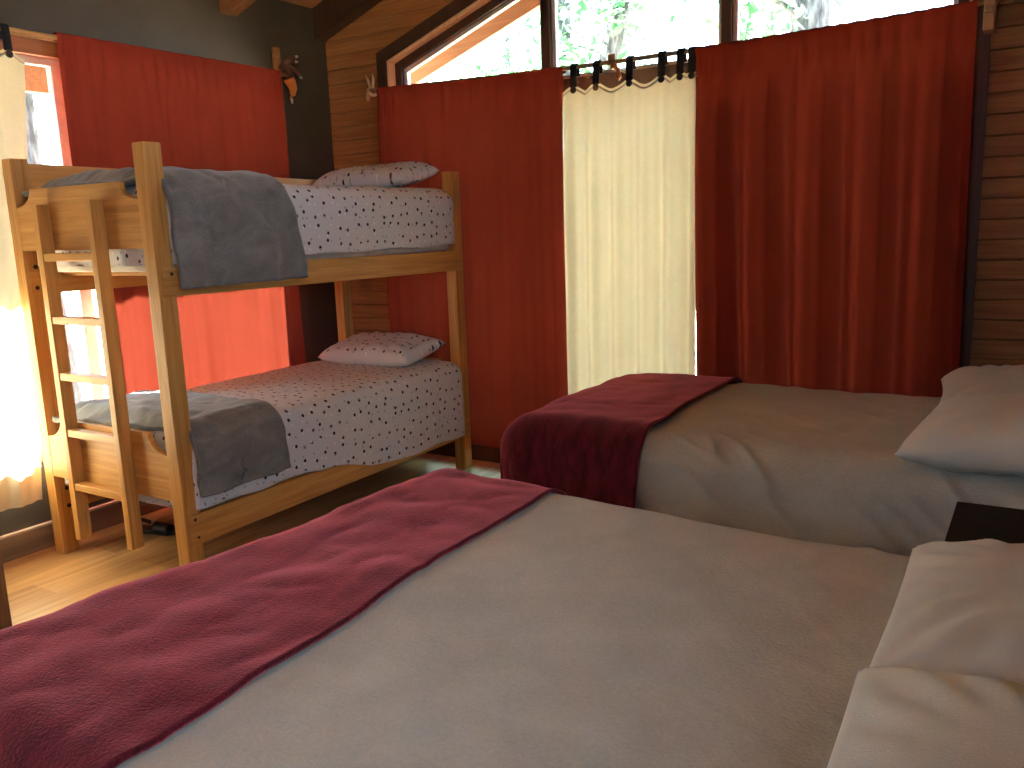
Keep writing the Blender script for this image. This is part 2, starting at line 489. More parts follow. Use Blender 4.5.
# the solid wall behind the boards
bm = bmesh.new()
box(bm, (XL-0.16, YB+0.03, 0), (OX0, YB+0.15, 2.44)); box(bm, (OX1, YB+0.03, 0), (XR+0.15, YB+0.15, 2.44))
box(bm, (OX0, YB+0.03, 0), (OX1, YB+0.15, OZ0))
prism(bm, [(XL-0.16, 2.44), (OX0, 2.44), (RIDGE_X, open_z(RIDGE_X)), (RIDGE_X, roof_z(RIDGE_X)+.02), (XL-0.16, roof_z(XL-0.16)+.02)], 1, YB+0.03, YB+0.15)
prism(bm, [(XR+0.15, 2.44), (OX1, 2.44), (RIDGE_X, open_z(RIDGE_X)), (RIDGE_X, roof_z(RIDGE_X)+.02), (XR+0.15, roof_z(XR+0.15)+.02)], 1, YB+0.03, YB+0.15)
structure('wall_back_core', bm, dark_trim)

# right wall and the wall behind the camera (added windows, out of view, let fill daylight in)
UY0, UY1, UZ0, UZ1 = -0.45, 1.50, 1.42, 2.66
bm = bmesh.new()
box(bm, (XR, YF-0.15, 0), (XR+0.15, UY0, 2.72)); box(bm, (XR, UY1, 0), (XR+0.15, YB+0.03, 2.72))
box(bm, (XR, UY0, 0), (XR+0.15, UY1, UZ0)); box(bm, (XR, UY0, UZ1), (XR+0.15, UY1, 2.72))
structure('wall_right', bm, siding)
w4 = empty('added_window_4', (XR+0.08, (UY0+UY1)/2, UZ0), kind='structure')  # added unseen window: cool fill for the near bed and bunk
for a, b_ in ((UY0, 0.525), (0.525, UY1)):
    bm = bmesh.new(); t = 0.035
    ring_prism(bm, [(a, UZ0), (b_, UZ0), (b_, UZ1), (a, UZ1)], [(a+t, UZ0+t), (b_-t, UZ0+t), (b_-t, UZ1-t), (a+t, UZ1-t)], 0, XR+0.05, XR+0.09)
    s_ = obj('sash', bm, aluminium, w4)
    obj('pane', mk((XR+0.067, a+t-.005, UZ0+t-.005), (XR+0.073, b_-t+.005, UZ1-t+.005)), glass, s_)
bm = bmesh.new()
GX0, GX1, GZ0, GZ1 = -0.80, -0.10, 1.45, 2.40
box(bm, (XL-0.16, YF-0.15, 0), (GX0, YF, 2.70)); box(bm, (GX1, YF-0.15, 0), (XR+0.15, YF, 2.70))
box(bm, (GX0, YF-0.15, 0), (GX1, YF, GZ0)); box(bm, (GX0, YF-0.15, GZ1), (GX1, YF, 2.70))
prism(bm, [(XL-0.16, 2.70), (XR+0.15, 2.70), (XR+0.15, roof_z(XR+.15)), (RIDGE_X, roof_z(RIDGE_X)), (XL-0.16, roof_z(XL-.16))], 1, YF-0.15, YF)
structure('wall_front', bm, siding)
w5 = empty('added_window_5', ((GX0+GX1)/2, YF-0.08, GZ0), kind='structure')  # added behind the camera as frontal fill on the red curtain
for a, b_ in ((GX0, -0.45), (-0.45, GX1)):
    bm = bmesh.new(); t = 0.035
    ring_prism(bm, [(a, GZ0), (b_, GZ0), (b_, GZ1), (a, GZ1)], [(a+t, GZ0+t), (b_-t, GZ0+t), (b_-t, GZ1-t), (a+t, GZ1-t)], 1, YF-0.10, YF-0.06)
    s_ = obj('sash', bm, aluminium, w5)
    obj('pane', mk((a+t-.005, YF-0.083, GZ0+t-.005), (b_-t+.005, YF-0.077, GZ1-t+.005)), glass, s_)

# ceiling boards and roof
RY0, RY1 = YF-0.6, 5.25
def slope_slab(z_off, th, xa, xb, ya, yb):
    b = bmesh.new()
    pts = [(xa, roof_z(xa)+z_off), (xb, roof_z(xb)+z_off), (xb, roof_z(xb)+z_off+th), (xa, roof_z(xa)+z_off+th)]
    return prism(b, pts, 1, ya, yb)
bm = bmesh.new()
for side in (-1, 1):
    n = 22
    for i in range(n):
        d0, d1 = 3.12*i/n, 3.12*(i+1)/n - 0.006
        xa, xb = RIDGE_X + side*d0, RIDGE_X + side*d1
        if side < 0: xa, xb = xb, xa
        pts = [(xa, roof_z(xa)), (xb, roof_z(xb)), (xb, roof_z(xb)+0.03), (xa, roof_z(xa)+0.03)]
        prism(bm, pts, 1, RY0, RY1)
structure('ceiling', bm, ceil_wood)
bm = bmesh.new()
for xa, xb in ((RIDGE_X-3.12, RIDGE_X), (RIDGE_X, RIDGE_X+3.12)):
    prism(bm, [(xa, roof_z(xa)+.03), (xb, roof_z(xb)+.03), (xb, roof_z(xb)+.11), (xa, roof_z(xa)+.11)], 1, RY0, RY1)
structure('roof', bm, fascia_wood)

# rafters under the ceiling: one against the back wall, others further forward
def rafter(name, y0, y1, mat, d=0.155):
    b = bmesh.new()
    xs = (XL+0.002, RIDGE_X, XR)
    for xa, xb in zip(xs, xs[1:]):
        prism(b, [(xa, roof_z(xa)-d), (xb, roof_z(xb)-d), (xb, roof_z(xb)-0.001), (xa, roof_z(xa)-0.001)], 1, y0, y1, 0.004)
    structure(name, b, mat)
rafter('ceiling_beam', 4.20, 4.299, dark_trim, 0.185)  # dark wood puts the shade on this beam's front into its colour
rafter('ceiling_beam.001', 3.475, 3.59, beam_wood)
rafter('ceiling_beam.002', 1.6, 1.72, beam_wood)
rafter('ceiling_beam.003', -0.3, -0.18, beam_wood)

# eaves outside: barge board on the gable, fascia along the left side
bm = bmesh.new()
for xa, xb in ((RIDGE_X-3.12, RIDGE_X), (RIDGE_X, RIDGE_X+3.12)):
    zf = lambda x: 3.20 - SLOPE*abs(x-RIDGE_X)
    prism(bm, [(xa, zf(xa)), (xb, zf(xb)), (xb, zf(xb)+0.37), (xa, zf(xa)+0.37)], 1, 5.2, 5.27)
structure('trim_1', bm, fascia_wood)
structure('trim_2', mk((-5.08, RY0, 2.285), (-5.02, 5.2, 2.50)), fascia_wood)

# baseboards
bb = empty('baseboard_left', (XL, 1.3, 0), kind='structure')
obj('board', mk((XL, YF, 0), (XL+0.028, YB-0.03, 0.112), 0.002), base_wood, bb)
obj('top_strip', mk((XL, YF, 0.1125), (XL+0.026, YB-0.03, 0.122), 0.002), stone_strip, bb)
structure('baseboard_back', mk((XL+0.03, YB-0.028, 0), (XR, YB, 0.112), 0.003), dark_trim)

# ------------------------------------------------------------------ window in the left wall
w1 = empty('window_1', (XL-0.08, (WY0+WY1)/2, WZ0), kind='structure')
bm = bmesh.new()
ring_prism(bm, [(WY0, WZ0), (WY1, WZ0), (WY1, WZ1), (WY0, WZ1)], [(WY0+.02, WZ0+.02), (WY1-.02, WZ0+.02), (WY1-.02, WZ1-.02), (WY0+.02, WZ1-.02)], 0, XL-0.155, XL-0.001)
obj('reveal', bm, red_wood, w1)
obj('sill_board', mk((XL-0.15, WY0-.03, WZ0-.005), (XL+0.008, WY1+.03, WZ0+.025), 0.004), red_wood, w1)
obj('head_board', mk((XL+0.0005, WY0-.06, 2.275), (XL+0.022, WY1+.06, 2.345), 0.003), red_wood, w1)
bm = bmesh.new(); box(bm, (XL+0.001, WY0-.08, 2.345), (XL+0.030, WY1+.08, 2.362), 0.003)
obj('head_moulding', bm, jamb_wood, w1)
mull = [WY0+.02, 2.517, WY1-.02]
for a, b_ in zip(mull, mull[1:]):
    bm = bmesh.new(); t = 0.032
    ring_prism(bm, [(a, WZ0+.02), (b_, WZ0+.02), (b_, WZ1-.02), (a, WZ1-.02)], [(a+t, WZ0+.02+t), (b_-t, WZ0+.02+t), (b_-t, WZ1-.02-t), (a+t, WZ1-.02-t)], 0, XL-0.09, XL-0.05)
    s = obj('sash', bm, aluminium, w1)
    obj('pane', mk((XL-0.073, a+t-.005, WZ0+.015+t), (XL-0.067, b_-t+.005, WZ1-.015-t)), glass, s)

w3 = empty('added_window_3', (XL-0.08, (VY0+VY1)/2, VZ0), kind='structure')  # added out of view so daylight reaches beds and curtain from the left
bm = bmesh.new()
ring_prism(bm, [(VY0, VZ0), (VY1, VZ0), (VY1, VZ1), (VY0, VZ1)], [(VY0+.02, VZ0+.02), (VY1-.02, VZ0+.02), (VY1-.02, VZ1-.02), (VY0+.02, VZ1-.02)], 0, XL-0.155, XL-0.001)
obj('reveal', bm, red_wood, w3)
for a, b_ in ((VY0+.02, -0.35), (-0.35, VY1-.02)):
    bm = bmesh.new(); t = 0.032
    ring_prism(bm, [(a, VZ0+.02), (b_, VZ0+.02), (b_, VZ1-.02), (a, VZ1-.02)], [(a+t, VZ0+.02+t), (b_-t, VZ0+.02+t), (b_-t, VZ1-.02-t), (a+t, VZ1-.02-t)], 0, XL-0.09, XL-0.05)
    s = obj('sash', bm, aluminium, w3)
    obj('pane', mk((XL-0.073, a+t-.005, VZ0+.015+t), (XL-0.067, b_-t+.005, VZ1-.015-t)), glass, s)

# ------------------------------------------------------------------ gable window in the back wall
w2 = empty('window_2', (RIDGE_X, YB+0.05, OZ0), kind='structure')
def gable_ring(off_o, off_i, y0, y1):
    def poly(o):   # o > 0 grows outward
        s = math.sqrt(1+SLOPE*SLOPE)*o
        return [(OX0-o, OZ0), (OX0-o, open_z(OX0)+s-SLOPE*o), (RIDGE_X, open_z(RIDGE_X)+s), (OX1+o, open_z(OX1)+s-SLOPE*o), (OX1+o, OZ0)]
    b = bmesh.new()
    po, pi = poly(off_o), poly(off_i)
    def P(p, y): return (p[0], y, p[1])
    n = len(po)
    A = [b.verts.new(P(p, y0)) for p in po]; B = [b.verts.new(P(p, y1)) for p in po]
    C = [b.verts.new(P(p, y0)) for p in pi]; D = [b.verts.new(P(p, y1)) for p in pi]
    for i in range(n-1):
        j = i+1
        for f in ((A[i], A[j], C[j], C[i]), (B[i], D[i], D[j], B[j]), (A[i], B[i], B[j], A[j]), (C[i], C[j], D[j], D[i])): b.faces.new(f)
    b.faces.new((A[0], C[0], D[0], B[0])); b.faces.new((A[-1], B[-1], D[-1], C[-1]))
    return b
obj('casing', gable_ring(0.072, 0.0, YB-0.022, YB+0.001), dark_trim, w2)
obj('reveal', gable_ring(0.0, -0.016, YB-0.012, YB+0.075), jamb_wood, w2)
obj('frame', gable_ring(-0.0161, -0.062, YB+0.045, YB+0.13), dark_trim, w2)
for px in (-2.425, -1.415):
    obj('post', mk((px-0.026, YB+0.045, OZ0), (px+0.026, YB+0.13, open_z(px)-0.05), 0.003), dark_trim, w2)
TZ = 2.125
xs = [OX0+0.062, -2.425, -1.415, OX1-0.062]
for i, (a, b_) in enumerate(zip(xs, xs[1:])):
    a2 = a + (0.026 if i else 0); b2 = b_ - (0.026 if i < 2 else 0)
    obj('transom', mk((a2, YB+0.045, TZ), (b2, YB+0.12, TZ+0.085), 0.003), dark_trim, w2)
    t = 0.022
    for za, top in ((TZ+0.085, True), (OZ0, False)):
        if top:
            pts = [(a2, za), (b2, za)]
            if a2 < RIDGE_X < b2: pts += [(b2, open_z(b2)-.065), (RIDGE_X, open_z(RIDGE_X)-.065), (a2, open_z(a2)-.065)]
            else: pts += [(b2, open_z(b2)-.065), (a2, open_z(a2)-.065)]
        else:
            pts = [(a2, za), (b2, za), (b2, TZ), (a2, TZ)]
        cx_ = sum(p[0] for p in pts)/len(pts); cz_ = sum(p[1] for p in pts)/len(pts)
        hx = max(p[0] for p in pts)-cx_; hz = max(p[1] for p in pts)-cz_
        inn = []
        for p in pts:
            q = (p[0] + (t if p[0] < cx_-1e-6 else (-t if p[0] > cx_+1e-6 else 0)), p[1] + (t if p[1] == za else -t*1.08))
            if abs(p[0]-RIDGE_X) < 1e-6: q = (p[0], p[1]-t*1.06)
            inn.append(q)
        bm = ring_prism(bmesh.new(), pts, inn, 1, YB+0.075, YB+0.105)
        s = obj('sash', bm, aluminium, w2)
        bm = prism(bmesh.new(), inn, 1, YB+0.087, YB+0.093)
        obj('pane', bm, glass, s)

# ------------------------------------------------------------------ curtains
def sheet_curtain(name, plane, P0, width, top, bottom, folds, label, cat, mat, nu=160, nv=60, rod_r=0.019, group=None, parent=None, lean=0.0, taper=None):
    """plane 'x': hangs along a wall facing +x (runs along y); plane 'y': hangs along the back wall (runs along x, faces -y).
    P0 = (running start, plane position of the rod axis); folds(t, h) = bulge into the room at fraction t and depth h below the top."""
    bm = bmesh.new()
    NW = 10
    def fn(u, v):
        k = v*nv
        zt = top(u); zb = bottom(u); zc = zt-rod_r
        rip = 0.0025*(1+math.sin(u*width*95+2*math.sin(u*width*11)))
        if k < NW:               # sleeve: from behind the rod over it to the front
            a = math.pi*(1.25 - 1.25*k/NW)
            r = rod_r+rip*0.6
            zz = zc + r*math.sin(a); out_ = r*math.cos(a); vv = 0.0
        else:
            vv = (k-NW)/(nv-NW)
            h = vv*(zc-zb)
            zz = zc - h
            gath = math.exp(-((h-0.055)/0.035)**2)
            out_ = rod_r + rip*0.6 + folds(u*width, h)*sstep(0.05, 0.40, h) - 0.009*gath + 0.006*math.sin(u*width*85+3*math.sin(u*width*9))*math.exp(-((h-0.09)/0.07)**2)
        run = P0[0] + u*width + lean*vv + (taper(u, vv) if taper else 0)
        if plane == 'x': return (P0[1]+out_, run, zz)
        return (run, P0[1]-out_, zz)
    grid(bm, nu, nv, fn)
    o = obj(name, bm, mat, parent, smooth=True, origin=fn(0.5, 1.0) if parent is None else None)
    if label: tag(o, label, cat, group)
    return o

def rod_z(x): return 2.262 - 0.030*(1-((x+1.9)/1.6)**2)
ROD_Y = 4.185
def f_right(t, h):
    a = 0.060 + 0.038*sstep(0.1, 1.2, h)
    ph = t*2*math.pi/0.236 + 0.25*math.sin(t*5) - 0.4 + 0.12*math.sin(h*2.0+t*4)
    s = math.sin(ph)
    s = math.copysign(abs(s)**0.75, s)
    return 0.022 + a*(s*0.92 + 0.16*math.sin(2*ph+0.6)) + 0.004*nz(t*7, h*2.5)
sheet_curtain('red_curtain', 'y', (-1.508, ROD_Y), 1.193, lambda u: rod_z(-1.508+1.193*u)+0.012, lambda u: 0.34,
              f_right, 'red curtain with deep folds hanging right of the cream curtain behind the far bed', 'curtain', red_cloth, 260, 70, lean=0.02)
def f_left(t, h):
    return 0.001 + 0.010*math.sin(t*2*math.pi/0.41+0.6) + 0.006*math.sin(t*2*math.pi/0.17+h*0.6) + 0.004*nz(t*5, h*2)
sheet_curtain('red_curtain', 'y', (-3.49, ROD_Y), 1.262, lambda u: rod_z(-3.49+1.262*u)+0.012, lambda u: 0.13,
              f_left, 'nearly flat dark red curtain on the back wall between bunk bed and cream curtain', 'curtain', red_cloth, 200, 70)
LROD_X, LROD_Z = -3.945, 2.362
def f_side(t, h):
    q = t*2*math.pi/0.37+0.8
    return 0.008 + 0.011*math.sin(q) + 0.006*math.sin(q*2.1+1) + 0.014*sstep(1.2, 2.0, h)*math.sin(t*2*math.pi/0.22) + 0.004*nz(t*5, h*2)
sheet_curtain('red_curtain', 'x', (2.460, LROD_X), 1.368, lambda u: LROD_Z+0.019, lambda u: 0.30,
              f_side, 'wide red curtain on the charcoal wall behind the bunk bed', 'curtain', red_cloth, 200, 70,
              taper=lambda u, v: (0.055*v-0.035*math.sin(min(1, v*1.6)*math.pi))*(1-u))

# cream curtains hang from black tabs with buttons
def tab_curtain(plane, P0, width, ztop, zbot, tabs, folds, label, top_off, rodz, lean=0.0, nu=200, nv=70, taper=None):
    if plane == 'x': base = (P0[1], P0[0]+width/2, zbot)
    else: base = (P0[0]+width/2, P0[1], zbot)
    root = empty('cream_curtain', base, label, 'curtain')
    bm = bmesh.new()
    def drop(t):    # scalloped top edge: high at the tabs, sagging between
        ds = sorted(abs(t-q) for q in tabs)
        return 0.040*(1-math.exp(-(ds[0]/0.05)**2))
    def fn(u, v):
        t = u*width
        zt = ztop - drop(t)
        zz = lerp(zt, zbot, v)
        h = zt-zz
        out_ = top_off + folds(t, h)
        run = P0[0]+t+lean*v + (taper(u, v) if taper else 0)
        return (P0[1]+out_, run, zz) if plane == 'x' else (run, P0[1]-out_, zz)
    grid(bm, nu, nv, fn)
    body = obj('panel', bm, cream_cloth, root, smooth=True)
    # folded hem along the scalloped edge
    bm = bmesh.new()
    def hem(u, v):
        p = Vector(fn(u, 0.0)); d = 0.006
        a = v*math.pi*1.0
        o_ = Vector((d, 0, 0)) if plane == 'x' else Vector((0, -d, 0))
        return p + o_*math.cos(a)*1.0 + Vector((0, 0, 0.010*math.sin(a) - 0.012 + (-0.012)))
    grid(bm, nu, 6, hem)
    obj('top_hem', bm, hem_cloth, body, smooth=True)
    for q in tabs:
        b = bmesh.new(); w = 0.019
        run = P0[0]+q
        zt = rodz(run)
        p1 = fn(q/width, 0.012)
        outp = (p1[0]-P0[1]) if plane == 'x' else (P0[1]-p1[1])
        prof = [(-0.017, zt-0.045), (-0.016, zt), (-0.010, zt+0.013), (0, zt+0.017), (0.010, zt+0.013), (0.017, zt), (0.018, zt-0.03), (max(outp, .015)+0.006, ztop-0.005), (max(outp, .015)+0.007, ztop-0.010)]
        rows = []
        for o_, zz in prof:
            rows.append([b.verts.new((P0[1]+o_, run+s*w, zz) if plane == 'x' else (run+s*w, P0[1]-o_, zz)) for s in (-1, 1)])
        for r0, r1 in zip(rows, rows[1:]): b.faces.new((r0[0], r0[1], r1[1], r1[0]))
        t_ = solidify(obj('tab', b, black_cloth, root), 0.003, 0)
        b = bmesh.new()
        ax = Vector((1, 0, 0)) if plane == 'x' else Vector((0, -1, 0))
        c = Vector((P0[1]+max(outp, .015)+0.010, run, ztop-0.024)) if plane == 'x' else Vector((run, P0[1]-max(outp, .015)-0.010, ztop-0.024))
        tube(b, [c-ax*0.004, c+ax*0.001, c+ax*0.004, c+ax*0.0045], [0.016, 0.0175, 0.014, 0.008], 20)
        obj('button', b, button_dark, t_, smooth=True)
    return root
ctabs = [0.063, 0.195, 0.378, 0.549, 0.647, 0.705]
def f_cream(t, h):
    g = 0.35+0.65*sstep(0, 0.5, h)
    return 0.014 + g*(0.020*math.sin(t*2*math.pi/0.148+0.9+0.3*math.sin(h*1.4)) + 0.006*math.sin(t*2*math.pi/0.071+h*0.7)) + 0.003*nz(t*10, h*2)
tab_curtain('y', (-2.228, ROD_Y), 0.735, 2.140, 0.22, ctabs, f_cream, 'cream curtain on black buttoned tabs hanging between two red curtains on the back wall', 0.005, rod_z)
ltabs = [0.02, 0.22, 0.42, 0.63, 0.83, 1.025]
def f_lcream(t, h):
    g = 0.3+0.7*sstep(0, 0.6, h)
    return 0.010 + g*(0.014*math.sin(t*2*math.pi/0.19+0.4) + 0.006*math.sin(t*2*math.pi/0.08+h*0.8)) + 0.003*nz(t*10, h*2)
tab_curtain('x', (1.20, LROD_X), 1.10, 2.275, 0.25, ltabs, f_lcream, 'sunlit cream curtain on the charcoal wall left of the bunk ladder', 0.0, lambda y: LROD_Z, nu=260,
            taper=lambda u, v: -0.19*u*v)

# rods with their carved brackets
bm = bmesh.new()
tube(bm, [(x, ROD_Y, rod_z(x)) for x in [-3.56+i*(3.33/24) for i in range(25)]], 0.0115, 14)
tag(obj('curtain_rod', bm, rod_wood, smooth=True, origin=(-1.9, ROD_Y, 2.24)), 'long wooden curtain rod across the back wall holding two red curtains and the cream one', 'curtain rod')
bm = bmesh.new()
tube(bm, [(LROD_X, 1.12, LROD_Z), (LROD_X, 2.4, LROD_Z-.004), (LROD_X, 3.93, LROD_Z)], 0.0115, 14)
tag(obj('curtain_rod', bm, rod_wood_y, smooth=True, origin=(LROD_X, 2.4, LROD_Z)), 'wooden curtain rod along the charcoal wall holding the wide red curtain', 'curtain rod')

# hare-shaped hook at the left end of the back rod
hk = empty('carved_hook', (-3.575, YB, 2.25), 'pale carved hare head hook with two ears on the pine wall', 'hook')
bm = bmesh.new()
tube(bm, [(-3.607, 4.222, 2.212), (-3.603, 4.218, 2.226), (-3.594, 4.215, 2.247), (-3.584, 4.216, 2.268), (-3.573, 4.222, 2.284), (-3.566, 4.230, 2.294)], [0.007, 0.014, 0.018, 0.021, 0.017, 0.006], 14)
tube(bm, [(-3.575, 4.226, 2.27), (-3.560, 4.25, 2.262), (-3.553, 4.297, 2.255)], [0.014, 0.013, 0.013], 12)
obj('head', bm, pale_carving, hk, smooth=True)
for dx, lean_ in ((-0.012, -0.022), (0.010, 0.004)):
    bm = bmesh.new()
    x = -3.573+dx
    tube(bm, [(x, 4.222, 2.280), (x+lean_*0.3, 4.220, 2.310), (x+lean_*0.9+0.004, 4.220, 2.340), (x+lean_*1.3-0.004, 4.222, 2.365)], [0.007, 0.009, 0.008, 0.002], 10)
    obj('ear', bm, pale_carving, hk, smooth=True)
bm = bmesh.new()
tube(bm, [(-3.556, 4.275, 2.26), (-3.556, 4.215, 2.238), (-3.552, 4.185, 2.236), (-3.546, 4.160, 2.256)], [0.010, 0.009, 0.008, 0.006], 10)
obj('rod_rest', bm, pale_carving, hk, smooth=True)
bm = mk((-3.565, YB-0.006, 2.30), (-3.535, YB, 2.42), 0.002)
obj('back_plate', bm, siding, hk)

# middle support of the back rod
hk = empty('carved_hook', (-1.945, YB, 2.2), 'small orange wooden hook holding the curtain rod above the cream curtain', 'hook')
obj('block', mk((-1.965, ROD_Y-0.024, 2.212), (-1.925, ROD_Y-0.0125, 2.268), 0.004), rod_wood, hk)
bm = bmesh.new()
tube(bm, [(-1.932, 4.15, 2.222), (-1.918, 4.146, 2.203), (-1.900, 4.143, 2.180), (-1.893, 4.145, 2.155), (-1.902, 4.150, 2.138), (-1.912, 4.156, 2.146)], [0.008, 0.010, 0.011, 0.010, 0.007, 0.004], 12)
obj('hook_arm', bm, orange_carving, hk, smooth=True)
bm = bmesh.new(); box(bm, (-1.955, ROD_Y-0.02, 2.196), (-1.937, YB+0.045, 2.212), 0.003)
obj('arm', bm, rod_wood, hk)

# plain bracket at the right end
hk = empty('rod_bracket', (-0.25, YB, 2.16), 'pale wooden block bracket at the right end of the back curtain rod', 'bracket')
obj('block', mk((-0.292, 4.165, 2.150), (-0.252, YB-0.0005, 2.38), 0.004), wood('bracket_wood', 2, (0.30, 0.16, 0.09), (0.42, 0.24, 0.14), (0.5, 0.3, 0.19)), hk)
obj('lower_peg', mk((-0.286, 4.15, 2.215), (-0.258, 4.166, 2.242), 0.003), rod_wood, hk)

# animal hook at the right end of the left rod
hk = empty('carved_hook', (XL, 3.9, 2.25), 'dark and orange carved animal hook with white tips on the charcoal wall', 'hook')
obj('back_board', mk((XL+0.0005, 3.835, 2.20), (XL+0.02, 3.885, 2.52), 0.003), siding, hk)
bm = bmesh.new()
tube(bm, [(XL+.015, 3.875, 2.40), (XL+.05, 3.895, 2.43), (XL+.075, 3.915, 2.452), (XL+.09, 3.935, 2.462)], [0.018, 0.028, 0.022, 0.012], 14)
tube(bm, [(XL+.05, 3.89, 2.42), (XL+.07, 3.90, 2.38), (XL+.07, 3.915, 2.345)], [0.020, 0.026, 0.016], 14)
tube(bm, [(XL+.07, 3.91, 2.41), (XL+.085, 3.94, 2.39), (XL+.09, 3.965, 2.36)], [0.010, 0.010, 0.008], 10)
obj('head', bm, dark_carving, hk, smooth=True)
bm = bmesh.new()
tube(bm, [(XL+.09, 3.868, 2.335), (XL+.09, 3.885, 2.310), (XL+.088, 3.900, 2.280), (XL+.082, 3.898, 2.250), (XL+.078, 3.885, 2.228)], [0.034, 0.030, 0.024, 0.018, 0.010], 16)
obj('hook_cup', bm, orange_carving, hk, smooth=True)
for p, q in (((3.940, 2.468), (3.956, 2.474)), ((3.938, 2.440), (3.953, 2.441)), ((3.965, 2.358), (3.980, 2.349)), ((3.884, 2.222), (3.882, 2.196))):
    bm = bmesh.new(); tube(bm, [(XL+.085, p[0], p[1]), (XL+.09, q[0], q[1])], [0.009, 0.006], 10)
    obj('white_tip', bm, white_paint, hk, smooth=True)

# ------------------------------------------------------------------ bunk bed
BX0, BX1, BY0, BY1 = -3.886, -2.903, 2.106, 4.148
bunk = empty('bunk_bed', ((BX0+BX1)/2, (BY0+BY1)/2, 0), 'honey pine bunk bed with a ladder, standing along the charcoal wall', 'bunk bed')
PW = 0.068; PD = 0.078
HF, HH = 1.797, 1.747
def bolt(parent, c, axis, r=0.010):
    b = bmesh.new(); c = Vector(c); a = Vector(axis)
    tube(b, [c-a*0.006, c+a*0.003, c+a*0.0045], [r, r, r*0.5], 12)
    obj('bolt', b, bolt_metal, parent, smooth=True)
legs = []
for (x, y, h) in ((BX0, BY0, HF), (BX1-PW-0.004, BY0, HF), (BX0+0.03, BY1-PD, HH), (BX1-PW, BY1-PD, HH)):
    legs.append(obj('post', mk((x, y, 0), (x+PW, y+PD, h), 0.004), pine[2], bunk))
for yy, zz in ((2.172, 0.31), (2.18, 0.225), (2.154, 1.331), (2.150, 1.239)):
    bolt(legs[0], (BX0+PW, min(yy, 2.160), zz), (1, 0, 0))
def rail(x0, x1, za0, za1, zb0, zb1, name='side_rail'):
    b = bmesh.new()
    y0, y1 = BY0+0.018, BY1-0.004
    prism(b, [(y0, za0), (y1, zb0), (y1, zb1), (y0, za1)], 0, x0, x1, 0.003)
    return obj(name, b, pine[1], bunk)
r = rail(BX1-0.030, BX1+0.003, 0.192, 0.320, 0.200, 0.316)
bolt(r, (BX1+0.003, 2.152, 0.300), (1, 0, 0), 0.007); bolt(r, (BX1+0.003, 2.160, 0.222), (1, 0, 0), 0.006)
r = rail(BX1-0.030, BX1+0.003, 1.212, 1.326, 1.190, 1.299)
bolt(r, (BX1+0.003, 2.165, 1.300), (1, 0, 0), 0.007)
rail(BX0+0.005, BX0+0.035, 0.192, 0.320, 0.200, 0.316)
rail(BX0+0.040, BX0+0.070, 1.212, 1.322, 1.190, 1.299)
rail(BX0+0.005, BX0+0.033, 1.665, 1.782, 1.640, 1.748, 'guard_rail')

def end_board(y0, y1, z0, z1, arc_z):
    x0, x1 = BX0+PW-0.002, BX1-PW-0.003
    pts = [(x0, z0), (x1, z0), (x1, z1-arc_z)]
    n = 12; ax = 0.115
    for i in range(1, n+1):
        a = math.pi/2*i/n        # concave quarter curve
        pts.append((x1-ax*math.sin(a), z1-arc_z*math.cos(a)))
    pts.append((x1-ax-0.004, z1)); pts.append((x0+ax+0.004, z1))
    for i in range(n, -1, -1):
        a = math.pi/2*i/n
        pts.append((x0+ax*math.sin(a), z1-arc_z*math.cos(a)))
    # concave: flip the quarter circles towards the post corner
    out_ = []
    for (x, z) in pts:
        out_.append((x, z))
    b = bmesh.new(); prism(b, out_, 1, y0, y1, 0.002)
    return obj('end_board', b, pine[0], bunk)
def concave_board(y0, y1, z0, z1, arc_z, ax=0.115):
    x0, x1 = BX0+PW-0.002, BX1-PW-0.003
    pts = [(x0, z0), (x1, z0)]
    n = 12
    for i in range(n+1):          # right notch, a quarter ellipse centred on the post corner
        a = math.pi/2*i/n
        pts.append((x1-ax*math.sin(a), z1-arc_z*math.cos(a)))
    for i in range(n, -1, -1):
        a = math.pi/2*i/n
        pts.append((x0+ax*math.sin(a), z1-arc_z*math.cos(a)))
    b = bmesh.new(); prism(b, pts, 1, y0, y1)
    return obj('end_board', b, pine[0], bunk)
for (y0, y1) in ((BY0+0.002, BY0+0.028), (BY1-0.035, BY1-0.009)):
    concave_board(y0, y1, 1.402, 1.660, 0.072)
    concave_board(y0, y1, 0.382, 0.657, 0.085)
# slats that carry the mattresses
for zz in (0.285, 1.285):
    for i in range(12):
        y = 2.28 + i*0.152
        obj('slat', mk((BX0+0.037, y, zz), (BX1-0.032, y+0.07, zz+0.018), 0.002), pine[0], bunk)
lad = empty('ladder', (-3.29, 2.06, 0), parent=None)
lad.parent = bunk; lad.location = Vector((-3.40, 2.08, 0)) - Vector(bunk.location)
LY0, LY1 = 2.050, 2.107
obj('ladder_rail', mk((-3.606, LY0, 0.130), (-3.569, LY1, 1.592), 0.003), pine[2], lad)
obj('ladder_rail', mk((-3.231, LY0, 0.150), (-3.195, LY1, 1.597), 0.003), pine[2], lad)
for zz in (1.391, 1.128, 0.885, 0.636, 0.393):
    obj('rung', mk((-3.569, LY0+0.004, zz-0.032), (-3.231, LY1-0.003, zz), 0.003), pine[0], lad)

